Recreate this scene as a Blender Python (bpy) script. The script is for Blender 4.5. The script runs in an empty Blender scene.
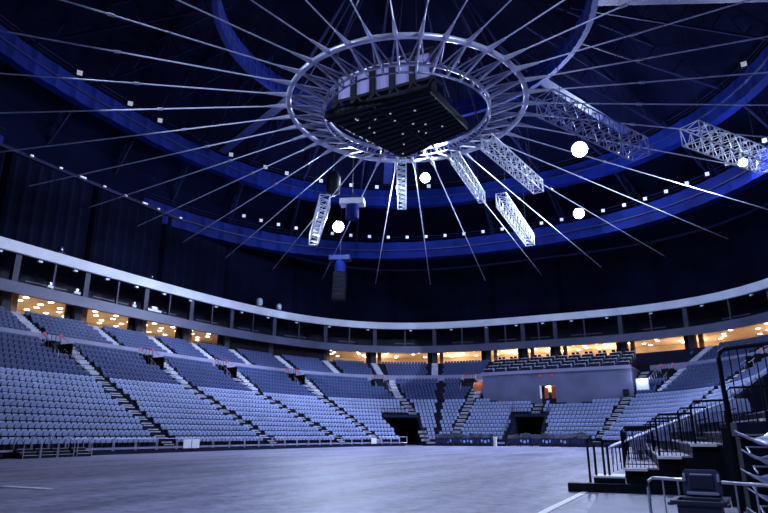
import bpy, math, random
import numpy as np
from mathutils import Vector, Matrix
random.seed(7)
PI = math.pi
scene = bpy.context.scene
col = scene.collection

# ------------------------------------------------------------------ camera, world, exposure
# bowl frame: X across the hall, Y along its long axis, origin at the centre of the floor, metres
YAW = 0.46
cd = bpy.data.cameras.new('camera'); cam = bpy.data.objects.new('camera', cd); col.objects.link(cam)
cam.location = (22.885, -47.48, 1.6)
cam.rotation_euler = (PI/2 + math.atan(177.8/600), 0, YAW)
cd.sensor_width = 36; cd.lens = 600/768*36; cd.clip_end = 400
scene.camera = cam
wd = bpy.data.worlds.new('world'); scene.world = wd; wd.use_nodes = True
wd.node_tree.nodes['Background'].inputs[0].default_value = (0.10, 0.14, 0.45, 1)
wd.node_tree.nodes['Background'].inputs[1].default_value = 0.01
scene.view_settings.view_transform = 'Standard'; scene.view_settings.look = 'None'
scene.view_settings.gamma = 1; scene.view_settings.use_curve_mapping = False
scene.view_settings.exposure = 0.2

def lamp(name, kind, loc, energy, color, target=None, size=1.0, spot=1.2, sy=None, blend=0.6):
    d = bpy.data.lights.new(name, kind); o = bpy.data.objects.new(name, d); col.objects.link(o)
    d.energy = energy; d.color = color; o.location = loc
    if kind == 'AREA':
        d.size = size
        if sy: d.shape = 'RECTANGLE'; d.size_y = sy
    elif kind == 'SPOT':
        d.spot_size = spot; d.spot_blend = blend; d.shadow_soft_size = size
    else: d.shadow_soft_size = size
    if target is not None:
        o.rotation_euler = (Vector(target)-Vector(loc)).to_track_quat('-Z', 'Y').to_euler()
    return o
COOL = (0.56, 0.68, 1.0); BLUE = (0.10, 0.18, 1.0); WARM = (1.0, 0.77, 0.54)
# house floods on the roof ring aimed into the bowl, and one added fill
HOUSE_AND_FILL = [((-26, 30, 34), (-22, -2, 2), 14000), ((9, 44, 34), (-28, 10, 4), 16000), ((31, 33, 34), (-10, 44, 4), 15000),
         ((-10, -30, 40), (2, 46, 4), 15000), ((25, -20, 36), (-24, 22, 5), 14000), ((-2, 10, 28), (8, 4, 0), 9000),
         ((-24, -20, 36), (20, 34, 6), 11000), ((10, -34, 36), (22, -24, 0), 16000), ((14, -56, 17), (23, -34, 0), 6000)]  # last entry: unseen fill lamp added behind the camera for the foreground
for i, (p, t, e) in enumerate(HOUSE_AND_FILL):
    lamp('house_and_fill_light', 'SPOT', p, e*1.08, COOL, t, size=0.9, spot=1.45, blend=0.9)
lamp('house_spotlight', 'SPOT', (4, 6, 33), 60000, COOL, (-31, 47, 18.5), size=0.35, spot=0.50, blend=0.12)
# ------------------------------------------------------------------ materials
def mat(name, c, rough=0.6, metal=0.0, var=0.25, scale=3.0, emit=None, es=1.0, spec=0.4, bump=0.0):
    m = bpy.data.materials.new(name); m.use_nodes = True; nt = m.node_tree; b = nt.nodes['Principled BSDF']
    b.inputs['Roughness'].default_value = rough; b.inputs['Metallic'].default_value = metal
    b.inputs['Specular IOR Level'].default_value = spec
    if emit:
        b.inputs['Emission Color'].default_value = (*emit, 1); b.inputs['Emission Strength'].default_value = es
    if var:
        tc = nt.nodes.new('ShaderNodeTexCoord'); n = nt.nodes.new('ShaderNodeTexNoise'); r = nt.nodes.new('ShaderNodeValToRGB')
        n.inputs['Scale'].default_value = scale; n.inputs['Detail'].default_value = 5
        nt.links.new(tc.outputs['Object'], n.inputs['Vector']); nt.links.new(n.outputs['Fac'], r.inputs['Fac'])
        r.color_ramp.elements[0].position = 0.3; r.color_ramp.elements[1].position = 0.7
        r.color_ramp.elements[0].color = (*[x*(1-var) for x in c], 1); r.color_ramp.elements[1].color = (*[min(1, x*(1+var)) for x in c], 1)
        nt.links.new(r.outputs['Color'], b.inputs['Base Color'])
        if bump:
            bp = nt.nodes.new('ShaderNodeBump'); bp.inputs['Strength'].default_value = bump
            nt.links.new(n.outputs['Fac'], bp.inputs['Height']); nt.links.new(bp.outputs['Normal'], b.inputs['Normal'])
    else: b.inputs['Base Color'].default_value = (*c, 1)
    return m
M = {
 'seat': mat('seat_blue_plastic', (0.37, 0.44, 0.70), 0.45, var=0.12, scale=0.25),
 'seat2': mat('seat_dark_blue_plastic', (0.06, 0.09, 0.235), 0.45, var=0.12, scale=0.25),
 'seat_frame': mat('seat_frame', (0.02, 0.025, 0.05), 0.5, var=0),
 'terrace': mat('terrace_concrete', (0.014, 0.017, 0.042), 0.8, scale=0.5, spec=0.15),
 'tread': mat('step_tread', (0.55, 0.56, 0.66), 0.7, scale=1.0),
 'parapet': mat('painted_parapet', (0.30, 0.29, 0.43), 0.6, scale=0.3, var=0.15),
 'fascia': mat('balcony_fascia', (0.075, 0.08, 0.15), 0.5, scale=0.2, var=0.2),
 'ribbon': mat('ribbon_fascia', (0.86, 0.88, 0.95), 0.4, scale=0.3, var=0.1),
 'boxwall': mat('box_wall', (0.15, 0.155, 0.26), 0.7, scale=0.35, var=0.2),
 'curtain': mat('curtain_cloth', (0.0035, 0.0045, 0.016), 0.9, scale=0.15, var=0.4, spec=0.04),
 'black': mat('black_paint', (0.005, 0.006, 0.013), 0.5, var=0.3, spec=0.15),
 'dark': mat('dark_steel', (0.014, 0.016, 0.04), 0.5, var=0.3, spec=0.2),
 'roof': mat('roof_deck', (0.003, 0.004, 0.018), 0.9, scale=0.1, var=0.5, spec=0.03),
 'rooftruss': mat('roof_steel', (0.016, 0.019, 0.07), 0.6, scale=0.3, spec=0.12),
 'bluering': mat('blue_ring_paint', (0.004, 0.013, 0.13), 0.6, scale=0.25, var=0.35, spec=0.1),
 'steel': mat('bare_steel', (0.55, 0.57, 0.72), 0.35, metal=0.5, scale=0.8),
 'ringsteel': mat('ring_steel', (0.25, 0.26, 0.44), 0.35, metal=0.3, scale=0.8),
 'cable': mat('cable_steel', (0.75, 0.78, 0.95), 0.35, metal=0.2, var=0),
 'alu': mat('truss_aluminium', (0.85, 0.87, 0.92), 0.3, metal=0.2, scale=1.0, var=0.1),
 'column': mat('column_paint', (0.045, 0.045, 0.085), 0.6, scale=0.6),
 'wood': mat('wood_panel', (0.32, 0.13, 0.05), 0.5, scale=1.5, var=0.4),
 'cream': mat('cream_plaster', (0.72, 0.60, 0.48), 0.7, scale=0.4, var=0.12),
 'redbrown': mat('door_red_brown', (0.40, 0.10, 0.04), 0.5, scale=2.0, var=0.3),
 'glow_w': mat('lamp_lens_white', (1, 1, 1), 0.4, var=0, emit=(0.80, 0.88, 1.0), es=60),
 'glow_s': mat('floodlight_glass', (1, 1, 1), 0.4, var=0, emit=(0.75, 0.82, 1.0), es=0.3),
 'glow_y': mat('downlight_glass', (1, 1, 1), 0.4, var=0, emit=(1.0, 0.80, 0.50), es=9),
 'red': mat('red_sign', (0.5, 0.03, 0.03), 0.5, var=0, emit=(1, 0.05, 0.03), es=0.25),
 'bin': mat('bin_plastic', (0.03, 0.035, 0.07), 0.3, var=0.1),
 'binlid': mat('bin_lid_plastic', (0.055, 0.065, 0.14), 0.22, var=0.15),
 'galv': mat('galvanised_tube', (0.62, 0.62, 0.72), 0.35, metal=0.6, scale=4),
 'shell': mat('chair_shell', (0.36, 0.39, 0.60), 0.3, var=0.1),
 'cover': mat('dark_blue_cover', (0.004, 0.008, 0.03), 0.5, scale=2.0, var=0.5),
 'lightblue': mat('light_blue_plastic', (0.30, 0.42, 0.85), 0.4, scale=2),
 'white': mat('white_paint', (0.92, 0.92, 0.95), 0.5, var=0.05),
 'lilac': mat('lilac_fabric', (0.30, 0.29, 0.50), 0.7, scale=0.6, var=0.12),
 'navy': mat('navy_metal', (0.012, 0.02, 0.10), 0.5),
}
# ------------------------------------------------------------------ helpers
def prop(o, label=None, cat=None, group=None, kind=None):
    if label: o['label'] = label
    if cat: o['category'] = cat
    if group: o['group'] = group
    if kind: o['kind'] = kind
    return o
def empty(name, loc, label, cat, group=None, rz=0.0):
    o = bpy.data.objects.new(name, None); col.objects.link(o); o.location = loc; o.rotation_euler = (0, 0, rz)
    o.empty_display_size = 0.3
    return prop(o, label, cat, group)
class MB:
    def __init__(s): s.v = []; s.f = []; s.m = []
    def add(s, vs, fs, mi=0):
        n = len(s.v); s.v += [tuple(map(float, v)) for v in vs]; s.f += [tuple(n+i for i in f) for f in fs]; s.m += [mi]*len(fs)
        return s
    def box(s, c, d, rz=0, mi=0, taper=1.0):
        x, y, z = d[0]/2, d[1]/2, d[2]/2; ca, sa = math.cos(rz), math.sin(rz)
        vs = []
        for sz, t in ((-1, 1), (1, taper)):
            for a, b in ((-1, -1), (1, -1), (1, 1), (-1, 1)):
                px, py = a*x*t, b*y*t
                vs.append((c[0]+px*ca-py*sa, c[1]+px*sa+py*ca, c[2]+sz*z))
        return s.add(vs, [(3, 2, 1, 0), (4, 5, 6, 7), (0, 1, 5, 4), (1, 2, 6, 5), (2, 3, 7, 6), (3, 0, 4, 7)], mi)
    def tube(s, a, b, r, n=6, r2=None, mi=0):
        a = Vector(a); b = Vector(b); d = b-a
        if d.length < 1e-6: return s
        q = d.to_track_quat('Z', 'Y').to_matrix(); u, w = q.col[0], q.col[1]; r2 = r if r2 is None else r2
        vs = []
        for p, rr in ((a, r), (b, r2)):
            for k in range(n):
                t = 2*PI*k/n; vs.append(p+u*(rr*math.cos(t))+w*(rr*math.sin(t)))
        return s.add(vs, [(k, (k+1) % n, n+(k+1) % n, n+k) for k in range(n)]+[tuple(range(n-1, -1, -1)), tuple(range(n, 2*n))], mi)
    def path(s, pts, r, n=6, closed=False, mi=0):
        pts = [Vector(p) for p in pts]; m = len(pts); vs = []
        for i, p in enumerate(pts):
            if closed: d = pts[(i+1) % m]-pts[i-1]
            else: d = pts[min(i+1, m-1)]-pts[max(i-1, 0)]
            d.normalize(); up = Vector((0, 0, 1)) if abs(d.z) < 0.95 else Vector((1, 0, 0))
            u = d.cross(up).normalized(); w = u.cross(d)
            for k in range(n):
                t = 2*PI*k/n; vs.append(p+u*(r*math.cos(t))+w*(r*math.sin(t)))
        fs = []
        for i in range(m if closed else m-1):
            j = (i+1) % m
            fs += [(i*n+k, i*n+(k+1) % n, j*n+(k+1) % n, j*n+k) for k in range(n)]
        if not closed: fs += [tuple(range(n-1, -1, -1)), tuple((m-1)*n+k for k in range(n))]
        return s.add(vs, fs, mi)
    def lathe(s, prof, c=(0, 0, 0), n=20, mi=0):
        vs = []; m = len(prof)
        for r, z in prof:
            for k in range(n): t = 2*PI*k/n; vs.append((c[0]+r*math.cos(t), c[1]+r*math.sin(t), c[2]+z))
        fs = [(i*n+k, i*n+(k+1) % n, (i+1)*n+(k+1) % n, (i+1)*n+k) for i in range(m-1) for k in range(n)]
        fs += [tuple(range(n-1, -1, -1)), tuple((m-1)*n+k for k in range(n))]
        return s.add(vs, fs, mi)
    def sweep(s, rows, closed_profile=True, mi=0, closed_path=False, caps=True):
        """rows: list of cross-sections (lists of 3D points), joined one to the next"""
        m = len(rows); n = len(rows[0]); vs = [p for r in rows for p in r]; fs = []
        kk = n if closed_profile else n-1
        for i in range(m if closed_path else m-1):
            j = (i+1) % m
            for k in range(kk): fs.append((i*n+k, i*n+(k+1) % n, j*n+(k+1) % n, j*n+k))
        if closed_profile and not closed_path and caps: fs += [tuple(range(n-1, -1, -1)), tuple((m-1)*n+k for k in range(n))]
        return s.add(vs, fs, mi)
    def build(s, name, mats, parent=None, loc=None, bevel=0, smooth=False):
        me = bpy.data.meshes.new(name); me.from_pydata(s.v, [], s.f)
        if not isinstance(mats, (list, tuple)): mats = [mats]
        for m in mats: me.materials.append(m)
        if len(mats) > 1: me.polygons.foreach_set('material_index', s.m)
        if smooth: me.polygons.foreach_set('use_smooth', [True]*len(me.polygons))
        me.update()
        o = bpy.data.objects.new(name, me); col.objects.link(o)
        if parent: o.parent = parent
        if loc: o.location = loc
        if bevel:
            b = o.modifiers.new('bevel', 'BEVEL'); b.width = bevel; b.segments = 2; b.limit_method = 'ANGLE'
        return o
def copy_tree(o, parent=None):
    c = o.copy(); col.objects.link(c)
    if parent: c.parent = parent
    for ch in list(o.children): copy_tree(ch, c)
    return c
ORD = ['first', 'second', 'third', 'fourth', 'fifth', 'sixth', 'seventh', 'eighth', 'ninth', 'tenth', 'eleventh', 'twelfth', 'thirteenth', 'fourteenth',
       'fifteenth', 'sixteenth', 'seventeenth', 'eighteenth', 'nineteenth', 'twentieth', 'twenty-first', 'twenty-second', 'twenty-third', 'twenty-fourth',
       'twenty-fifth', 'twenty-sixth', 'twenty-seventh', 'twenty-eighth', 'twenty-ninth', 'thirtieth', 'thirty-first', 'thirty-second', 'thirty-third',
       'thirty-fourth', 'thirty-fifth', 'thirty-sixth', 'thirty-seventh', 'thirty-eighth', 'thirty-ninth', 'fortieth', 'forty-first', 'forty-second',
       'forty-third', 'forty-fourth', 'forty-fifth', 'forty-sixth', 'forty-seventh', 'forty-eighth', 'forty-ninth', 'fiftieth']
def view(p):
    """where a point falls for someone standing at the camera: used only to choose words and counts"""
    x = p[0]-22.885; y = p[1]+47.48; h = p[2]-1.6
    cx = x*math.cos(YAW)+y*math.sin(YAW); cy = -x*math.sin(YAW)+y*math.cos(YAW)
    a = math.atan(177.8/600); D = cy*math.cos(a)+h*math.sin(a); U = -cy*math.sin(a)+h*math.cos(a)
    if D < 0.1: return (-9999, -9999, D)
    return (384+600*cx/D, 256.5-600*U/D, D)

# ------------------------------------------------------------------ plan of the bowl: nested rounded rectangles
A0, B0, NN = 39.0, 20.0, 3.2
def polar(w, m=4001):
    ph = np.linspace(-PI, PI, m); r = (np.abs(np.cos(ph)/(A0+w))**NN+np.abs(np.sin(ph)/(B0+w))**NN)**(-1/NN)
    return np.stack([r*np.sin(ph), r*np.cos(ph)], -1)
BC = polar(10); _ds = np.hypot(*np.diff(BC, axis=0).T); SS = np.r_[0, np.cumsum(_ds)]; SS -= SS[2000]
_T = np.gradient(BC, axis=0); _T[0] = _T[-1] = (_T[0]+_T[-1])/2; _T /= np.hypot(_T[:, 0], _T[:, 1])[:, None]; NC = np.stack([-_T[:, 1], _T[:, 0]], -1)
SMAX = SS[-1]
def P2(s, w):
    """s metres along the rows (0 = middle of the far end, negative on the left), w metres back from the floor edge"""
    s = np.atleast_1d(np.asarray(s, float)); w = np.broadcast_to(np.asarray(w, float), s.shape)
    b = np.stack([np.interp(s, SS, BC[:, 0]), np.interp(s, SS, BC[:, 1])], -1)
    n = np.stack([np.interp(s, SS, NC[:, 0]), np.interp(s, SS, NC[:, 1])], -1); n /= np.hypot(n[:, 0], n[:, 1])[:, None]
    lo = np.full(s.shape, -14.0); hi = np.full(s.shape, 60.0)
    for _ in range(34):
        t = (lo+hi)/2; q = b+t[:, None]*n
        F = (np.abs(q[:, 1])/(A0+w))**NN+(np.abs(q[:, 0])/(B0+w))**NN < 1
        lo = np.where(F, t, lo); hi = np.where(F, hi, t)
    return b+((lo+hi)/2)[:, None]*n
def P3(s, w, z): q = P2(s, w)[0]; return (q[0], q[1], z)
def outward(s):
    n = np.array([np.interp(s, SS, NC[:, 0]), np.interp(s, SS, NC[:, 1])]); return n/np.hypot(*n)
def yaw_at(s):                      # local +X along increasing s, local +Y outward
    n = outward(s); return math.atan2(n[1], n[0])-PI/2
def zr(w): return 0.5+0.677*(w-0.4)
def strip(name, s0, s1, prof, m, step=1.5, kind='structure', closed=True, loop=False, parent=None):
    n = max(2, int(abs(s1-s0)/step)+1); s = np.linspace(s0, s1, n)
    cols = [P2(s, w) for w, z in prof]
    rows = [[(cols[k][i][0], cols[k][i][1], prof[k][1]) for k in range(len(prof))] for i in range(n-(1 if loop else 0))]
    o = MB().sweep(rows, closed, closed_path=loop).build(name, m, parent)
    if kind: prop(o, kind=kind)
    return o

# ------------------------------------------------------------------ floor, outer walls, ceiling
def floor_material():
    m = bpy.data.materials.new('arena_floor'); m.use_nodes = True; nt = m.node_tree; b = nt.nodes['Principled BSDF']
    tc = nt.nodes.new('ShaderNodeTexCoord'); mp = nt.nodes.new('ShaderNodeMapping'); mp.inputs['Rotation'].default_value = (0, 0, 0.9); mp.inputs['Scale'].default_value = (0.5, 0.1, 1)
    n1 = nt.nodes.new('ShaderNodeTexNoise'); n1.inputs['Scale'].default_value = 0.8; n1.inputs['Detail'].default_value = 9; n1.inputs['Roughness'].default_value = 0.68
    n2 = nt.nodes.new('ShaderNodeTexNoise'); n2.inputs['Scale'].default_value = 2.2; n2.inputs['Detail'].default_value = 8; n2.inputs['Roughness'].default_value = 0.75
    r = nt.nodes.new('ShaderNodeValToRGB'); r.color_ramp.elements[0].position = 0.39; r.color_ramp.elements[1].position = 0.63
    r.color_ramp.elements[0].color = (0.055, 0.06, 0.115, 1); r.color_ramp.elements[1].color = (0.42, 0.41, 0.59, 1)
    mx = nt.nodes.new('ShaderNodeMath'); mx.operation = 'ADD'; m2 = nt.nodes.new('ShaderNodeMath'); m2.operation = 'MULTIPLY'; m2.inputs[1].default_value = 0.5
    L = nt.links.new
    L(tc.outputs['Object'], mp.inputs['Vector']); L(mp.outputs['Vector'], n1.inputs['Vector']); L(tc.outputs['Object'], n2.inputs['Vector'])
    L(n1.outputs['Fac'], mx.inputs[0]); L(n2.outputs['Fac'], mx.inputs[1]); L(mx.outputs[0], m2.inputs[0]); L(m2.outputs[0], r.inputs['Fac']); L(r.outputs['Color'], b.inputs['Base Color'])
    b.inputs['Roughness'].default_value = 0.5; b.inputs['Specular IOR Level'].default_value = 0.25
    bp = nt.nodes.new('ShaderNodeBump'); bp.inputs['Strength'].default_value = 0.3; L(n2.outputs['Fac'], bp.inputs['Height']); L(bp.outputs['Normal'], b.inputs['Normal'])
    return m
M['floor'] = floor_material()
prop(MB().box((0, 0, -0.15), (128, 160, 0.3)).build('floor', M['floor']), kind='structure')
LOOP = dict(loop=True, step=2.0)
strip('wall_outer', -SMAX, SMAX, [(36, 0), (36, 22.3), (36.4, 22.3), (36.4, 0)], M['black'], **LOOP)
# roof shell
def oval(a, b, n, z, m=96, cy=0.0, cx=0.0, bl=None):
    out = []; br = b
    for k in range(m):
        t = 2*PI*k/m; b = bl if (bl and math.sin(t) < 0) else br; r = (abs(math.cos(t)/a)**n+abs(math.sin(t)/b)**n)**(-1/n); out.append((cx+r*math.sin(t), cy+r*math.cos(t), z))
    return out
rings = [oval(A0+37, B0+37, 2.8, 34), oval(A0+25, B0+25, 2.8, 39), oval(50, 42, 2.4, 43.5), oval(36, 30, 2.2, 48), oval(20, 18, 2, 52), oval(5, 5, 2, 54), oval(0.3, 0.3, 2, 54.2)]
rs = MB(); rs.sweep(rings, closed_profile=True, caps=False); prop(rs.build('ceiling', M['roof'], smooth=True), kind='structure')

# ------------------------------------------------------------------ lower bowl terraces
NR = 18; RD = 0.84
def terrace_profile(r0, wend=15.4):
    pr = []
    w0 = 0.45+r0*RD
    pr.append((w0-0.4, 0 if r0 == 0 else zr(w0)-0.4))
    pr.append((w0-0.4, zr(w0)-0.02 if r0 == 0 else zr(w0)))
    for i in range(r0, NR):
        w = 0.45+i*RD; pr.append((w+RD-0.001, zr(w))); pr.append((w+RD, zr(w+RD)))
    pr.append((17.0, 10.65)); pr.append((17.0, zr(w0)-0.4 if r0 else 0))
    return pr
TUN = [(-26.0, -18.2), (-0.9, 3.9)]                     # gaps where the two tunnels run under the stand
SEG = [(-98, TUN[0][0], 0), (TUN[0][0], TUN[0][1], 7), (TUN[0][1], TUN[1][0], 0), (TUN[1][0], TUN[1][1], 7), (TUN[1][1], 63, 0)]
for a, b, r0 in SEG: strip('seating_terrace', a, b, terrace_profile(r0), M['terrace'], step=1.2)
for a, b in TUN:                                       # dark lining of each tunnel
    strip('tunnel_back', a, b, [(15.8, 0), (15.8, 4.6), (16.2, 4.6), (16.2, 0)], M['black'])
# walkway parapet, rear block, concourse
strip('trim_walkway_parapet', -98, -7.5, [(17.0, 10.3), (17.0, 11.75), (17.25, 11.75), (17.25, 10.3)], M['parapet'])
strip('trim_walkway_parapet', 15.5, 62, [(17.0, 10.3), (17.0, 11.75), (17.25, 11.75), (17.25, 10.3)], M['parapet'])
strip('trim_walkway_edge', -98, -7.2, [(15.45, 10.3), (15.45, 10.75), (17.0, 10.75), (17.0, 10.3)], M['parapet'])
strip('trim_walkway_edge', 16.5, 62, [(15.45, 10.3), (15.45, 10.75), (17.0, 10.75), (17.0, 10.3)], M['parapet'])
RR = 6
def rear_profile():
    pr = [(17.25, 10.2), (17.25, 11.35)]
    for j in range(RR):
        w = 17.25+0.88*j; pr += [(w+0.879, 11.35+0.52*j), (w+0.88, 11.35+0.52*(j+1))]
    pr += [(23.2, 14.47), (23.2, 10.2)]
    return pr
strip('seating_terrace', -98, 62, rear_profile(), M['terrace'])
strip('concourse_floor', -98, 62, [(23.2, 14.1), (23.2, 14.45), (34, 14.45), (34, 14.1)], M['cream'])
strip('wall_concourse', -98, 62, [(33.5, 14.45), (33.5, 17.0), (33.9, 17.0), (33.9, 14.45)], M['cream'])
strip('ceiling_concourse', -98, 62, [(22.4, 16.9), (22.4, 17.2), (34, 17.2), (34, 16.9)], M['cream'])
strip('wall_concourse_screen', -41.5, -26.8, [(23.6, 14.4), (23.6, 17.0), (23.9, 17.0), (23.9, 14.4)], M['black'])
strip('trim_balcony_fascia', -98, 62, [(21.7, 16.45), (21.9, 17.75), (22.15, 17.75), (22.3, 16.45)], M['fascia'])
strip('suite_floor', -98, 62, [(22.0, 17.2), (22.0, 17.6), (28, 17.6), (28, 17.2)], M['column'])
strip('wall_suites', -98, 62, [(27.6, 17.6), (27.6, 21.2), (27.9, 21.2), (27.9, 17.6)], M['dark'])
strip('trim_ribbon_slab', -SMAX, SMAX, [(22.5, 21.15), (22.3, 22.35), (22.6, 22.4), (22.9, 21.6), (23.0, 21.15)], M['ribbon'], **LOOP)
strip('ceiling_suites', -SMAX, SMAX, [(22.9, 21.2), (22.9, 21.6), (36, 21.6), (36, 21.2)], M['dark'], **LOOP)
# curtain hung above the slab: folded cloth
n = 560; s = np.linspace(-SMAX, SMAX, n, endpoint=False); wv = 24.4+0.10*np.sin(np.arange(n)*2.1)+np.where(np.arange(n) % 24 == 0, 0.45, 0)
lo = P2(s, wv); hi_ = P2(s, wv+0.2)
cu = MB(); cu.sweep([[(lo[i][0], lo[i][1], 21.6), (hi_[i][0], hi_[i][1], 33.4)] for i in range(n)], closed_profile=False, closed_path=True)
prop(cu.build('wall_curtain', M['curtain']), kind='structure')
strip('trim_curtain_rail', -SMAX, SMAX, [(24.2, 33.3), (24.2, 33.7), (24.7, 33.7), (24.7, 33.3)], M['rooftruss'], **LOOP)
strip('wall_above_curtain', -SMAX, SMAX, [(25.2, 33.3), (25.2, 40.5), (25.5, 40.5), (25.5, 33.3)], M['roof'], **LOOP)

# ------------------------------------------------------------------ aisles (name, s at the walkway, s at the break, s at the floor)
AIS = [(-93, -92, -90.5), (-73.8, -73.2, -72.2), (-62.3, -61, -56), (-51, -48.6, -41.2), (-37, -35.6, -32.5), (-22.2, -20.2, -17.6), (-14.1, -14.1, -14.1),
       (-8.4, -9.0, -10.2), (2.4, 2.4, 1.6), (15.6, 15.6, 15.8), (33.0, 33.0, 37.5), (48, 48, 48)]
def ais_s(a, w): return np.interp(w, [0, 9.5, 15.4], [a[2], a[1], a[0]])
in_tunnel = lambda s, w: w < 6.4 and any(a-0.5 < s < b+0.4 for a, b in TUN)
BXA = np.array(P2(-6.9, 10.0)[0]); BXB = np.array(P2(16.1, 10.0)[0]); BXD = (BXB-BXA)/np.hypot(*(BXB-BXA)); BXN = np.array([-BXD[1], BXD[0]])
if BXN[1] < 0: BXN = -BXN
def in_box(q, mrg=0.0):
    d = np.array(q[:2])-BXA; u = d@BXD; v = d@BXN
    return v > -0.45-mrg and -0.4 < u < np.hypot(*(BXB-BXA))+0.4
VOM = [-75.0, -62.6, -49.9, -36.7, -22.6, -10.0, 18.1, 33.0]   # openings below the walkway
VW = 1.0
def in_vom(s, w): return w > 13.0 and any(abs(s-v) < VW+0.35 for v in VOM)
for ai, a in enumerate(AIS):
    narrow = ai == 6
    mb = MB(); hw = 0.35 if narrow else 0.62
    for i in range(NR):
        w = 0.45+i*RD; sc = float(ais_s(a, w))
        if any(x < sc < y for x, y in TUN) and w < 6.0: continue
        if in_vom(sc, w+.4): continue
        q = P2(sc, w+0.2)[0]
        if in_box(q): continue
        yaw = yaw_at(sc)
        for k, (dz, dw) in enumerate(((0.19, 0.16), (0.38, 0.46))):
            q = P2(sc, w+0.30+0.3*k)[0]
            mb.box((q[0], q[1], zr(w)+0.105+0.21*k*0.9), (2*hw, 0.30 if k == 0 else 0.3, 0.2), yaw)
            qq = P2(sc, w+0.12+0.3*k)[0]
            if not narrow: mb.box((qq[0], qq[1], zr(w)+0.165+0.20*k), (2*hw, 0.06, 0.10), yaw, mi=1)
    prop(mb.build('aisle_stairs', [M['black'], M['tread']]), kind='structure')
# light landings / tread ramps below the walkway on the vomitory sides
REAR_AIS = [-83.5, -75.0, -65.0, -56.5, -49.3, -42.4, -34.6, -27.4, -21.6, -15.0, 19.6, 27.5, 36.0, 45.0, 54.0]
for sc in REAR_AIS:
    mb = MB(); yaw = yaw_at(sc)
    for j in range(RR):
        for k in range(2):
            q = P2(sc, 17.5+0.88*j+0.40*k)[0]; mb.box((q[0], q[1], 11.35+0.52*j+0.13+0.26*k), (1.15, 0.44, 0.26), yaw)
    prop(mb.build('aisle_stairs', M['tread']), kind='structure')
# ------------------------------------------------------------------ vomitory portals with their guard rails
def rail_panel(mb, p0, p1, h, nb, r=0.03, rb=0.014, mid=False, posts=True):
    p0 = Vector(p0); p1 = Vector(p1); up = Vector((0, 0, h))
    mb.tube(p0+up, p1+up, r)
    if mid: mb.tube(p0+up*0.12, p1+up*0.12, rb*1.3)
    for k in range(nb+1):
        q = p0.lerp(p1, k/nb); rr = r if (k in (0, nb) and posts) else rb
        mb.tube(q, q+up, rr, n=5)
for vi, sv in enumerate(VOM):
    mb = MB(); wv0, wv1 = 13.4, 15.3; z0 = zr(13.0); 
    pts = {}
    for nm, ss_, ww in (('a', sv-VW, wv0), ('b', sv+VW, wv0), ('c', sv+VW, wv1+0.1), ('d', sv-VW, wv1+0.1)): pts[nm] = P2(ss_, ww)[0]
    yaw = yaw_at(sv)
    for k in ('ad', 'bc'):                              # cheek walls
        p, q = pts[k[0]], pts[k[1]]; c = (p+q)/2; ln = np.hypot(*(q-p))
        mb.box((c[0], c[1], 9.6), (0.14, ln, 2.0), yaw)
    c = (pts['c']+pts['d'])/2; mb.box((c[0], c[1], 9.75), (2*VW, 0.12, 2.3), yaw)
    c = (pts['a']+pts['b']+pts['c']+pts['d'])/4; mb.box((c[0], c[1], 8.9), (2*VW, 2.0, 0.3), yaw, mi=0)
    prop(mb.build('vomitory_wall', M['black']), kind='structure')
    LM = ['at the far left edge of', 'near the left edge of', 'left of the middle of', 'in the rear corner of', 'above the corner tunnel', 'left of the grey media box', 'right of the grey media box', 'behind the black gate panel']
    e = empty('vomitory_railing', (c[0], c[1], zr(wv0)), 'steel guard rails around the stair opening ' + LM[vi] + (' the stands' if vi < 4 else ''), 'railing', 'guard rails around the stair openings', yaw)
    for sx in (-1, 1):
        r_ = MB(); rail_panel(r_, (sx*(VW+0.12), -1.9, -0.75), (sx*(VW+0.12), 1.0, 1.25), 1.0, 5, 0.035, 0.03); r_.build('side_rail', M['galv'], e)
    r_ = MB(); rail_panel(r_, (-VW, 1.1, 1.35), (VW, 1.1, 1.35), 0.95, 4, 0.035, 0.03); r_.build('end_rail', M['dark'], e)
    for sx in (-1, 1):
        MB().box((sx*(VW-0.1), 1.0, 2.2), (0.3, 0.1, 0.26)).build('exit_marker', M['red'], e)
    # light steps descending beside the opening
    mb = MB()
    for i in range(12, NR):
        w = 0.45+i*RD; sc = sv+VW+0.8
        for k in range(2):
            q = P2(sc, w+0.3+0.42*k)[0]
            if in_box(q): continue
            mb.box((q[0], q[1], zr(w)+0.12+0.2*k), (1.1, 0.46, 0.3), yaw_at(sc))
    if mb.v: prop(mb.build('vomitory_steps', M['tread']), kind='structure')

# ------------------------------------------------------------------ seats
def seat_mesh(detail):
    mb = MB()
    if detail:
        prof = [(-0.215, 0.0), (-0.215, 0.40), (-0.18, 0.45), (0.18, 0.45), (0.215, 0.40), (0.215, 0.0)]
        def ring(y, dy, z0): return [(x*(1.0 if z > 0.2 else 0.92), y+dy*z, z0+z) for x, z in prof]
        fr = ring(0.02, 0.18, 0.42); bk = ring(0.075, 0.20, 0.42); mb.sweep([fr, bk])
        p2 = [(-0.225, 0.0), (-0.225, 0.34), (-0.15, 0.40), (0.15, 0.40), (0.225, 0.34), (0.225, 0.0)]
        mb.sweep([[(x, -0.10-0.10*z, 0.40+z*0.9) for x, z in p2], [(x, -0.03-0.06*z, 0.38+z*0.9) for x, z in p2]])
        mb.box((0, 0.02, 0.22), (0.06, 0.1, 0.44), mi=1); mb.box((-0.275, 0.0, 0.5), (0.04, 0.3, 0.05), mi=1); mb.box((0.275, 0.0, 0.5), (0.04, 0.3, 0.05), mi=1)
    return mb
SP = 0.57
seats = []                                              # (x, y, z, yaw, stand, row, s)
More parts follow.
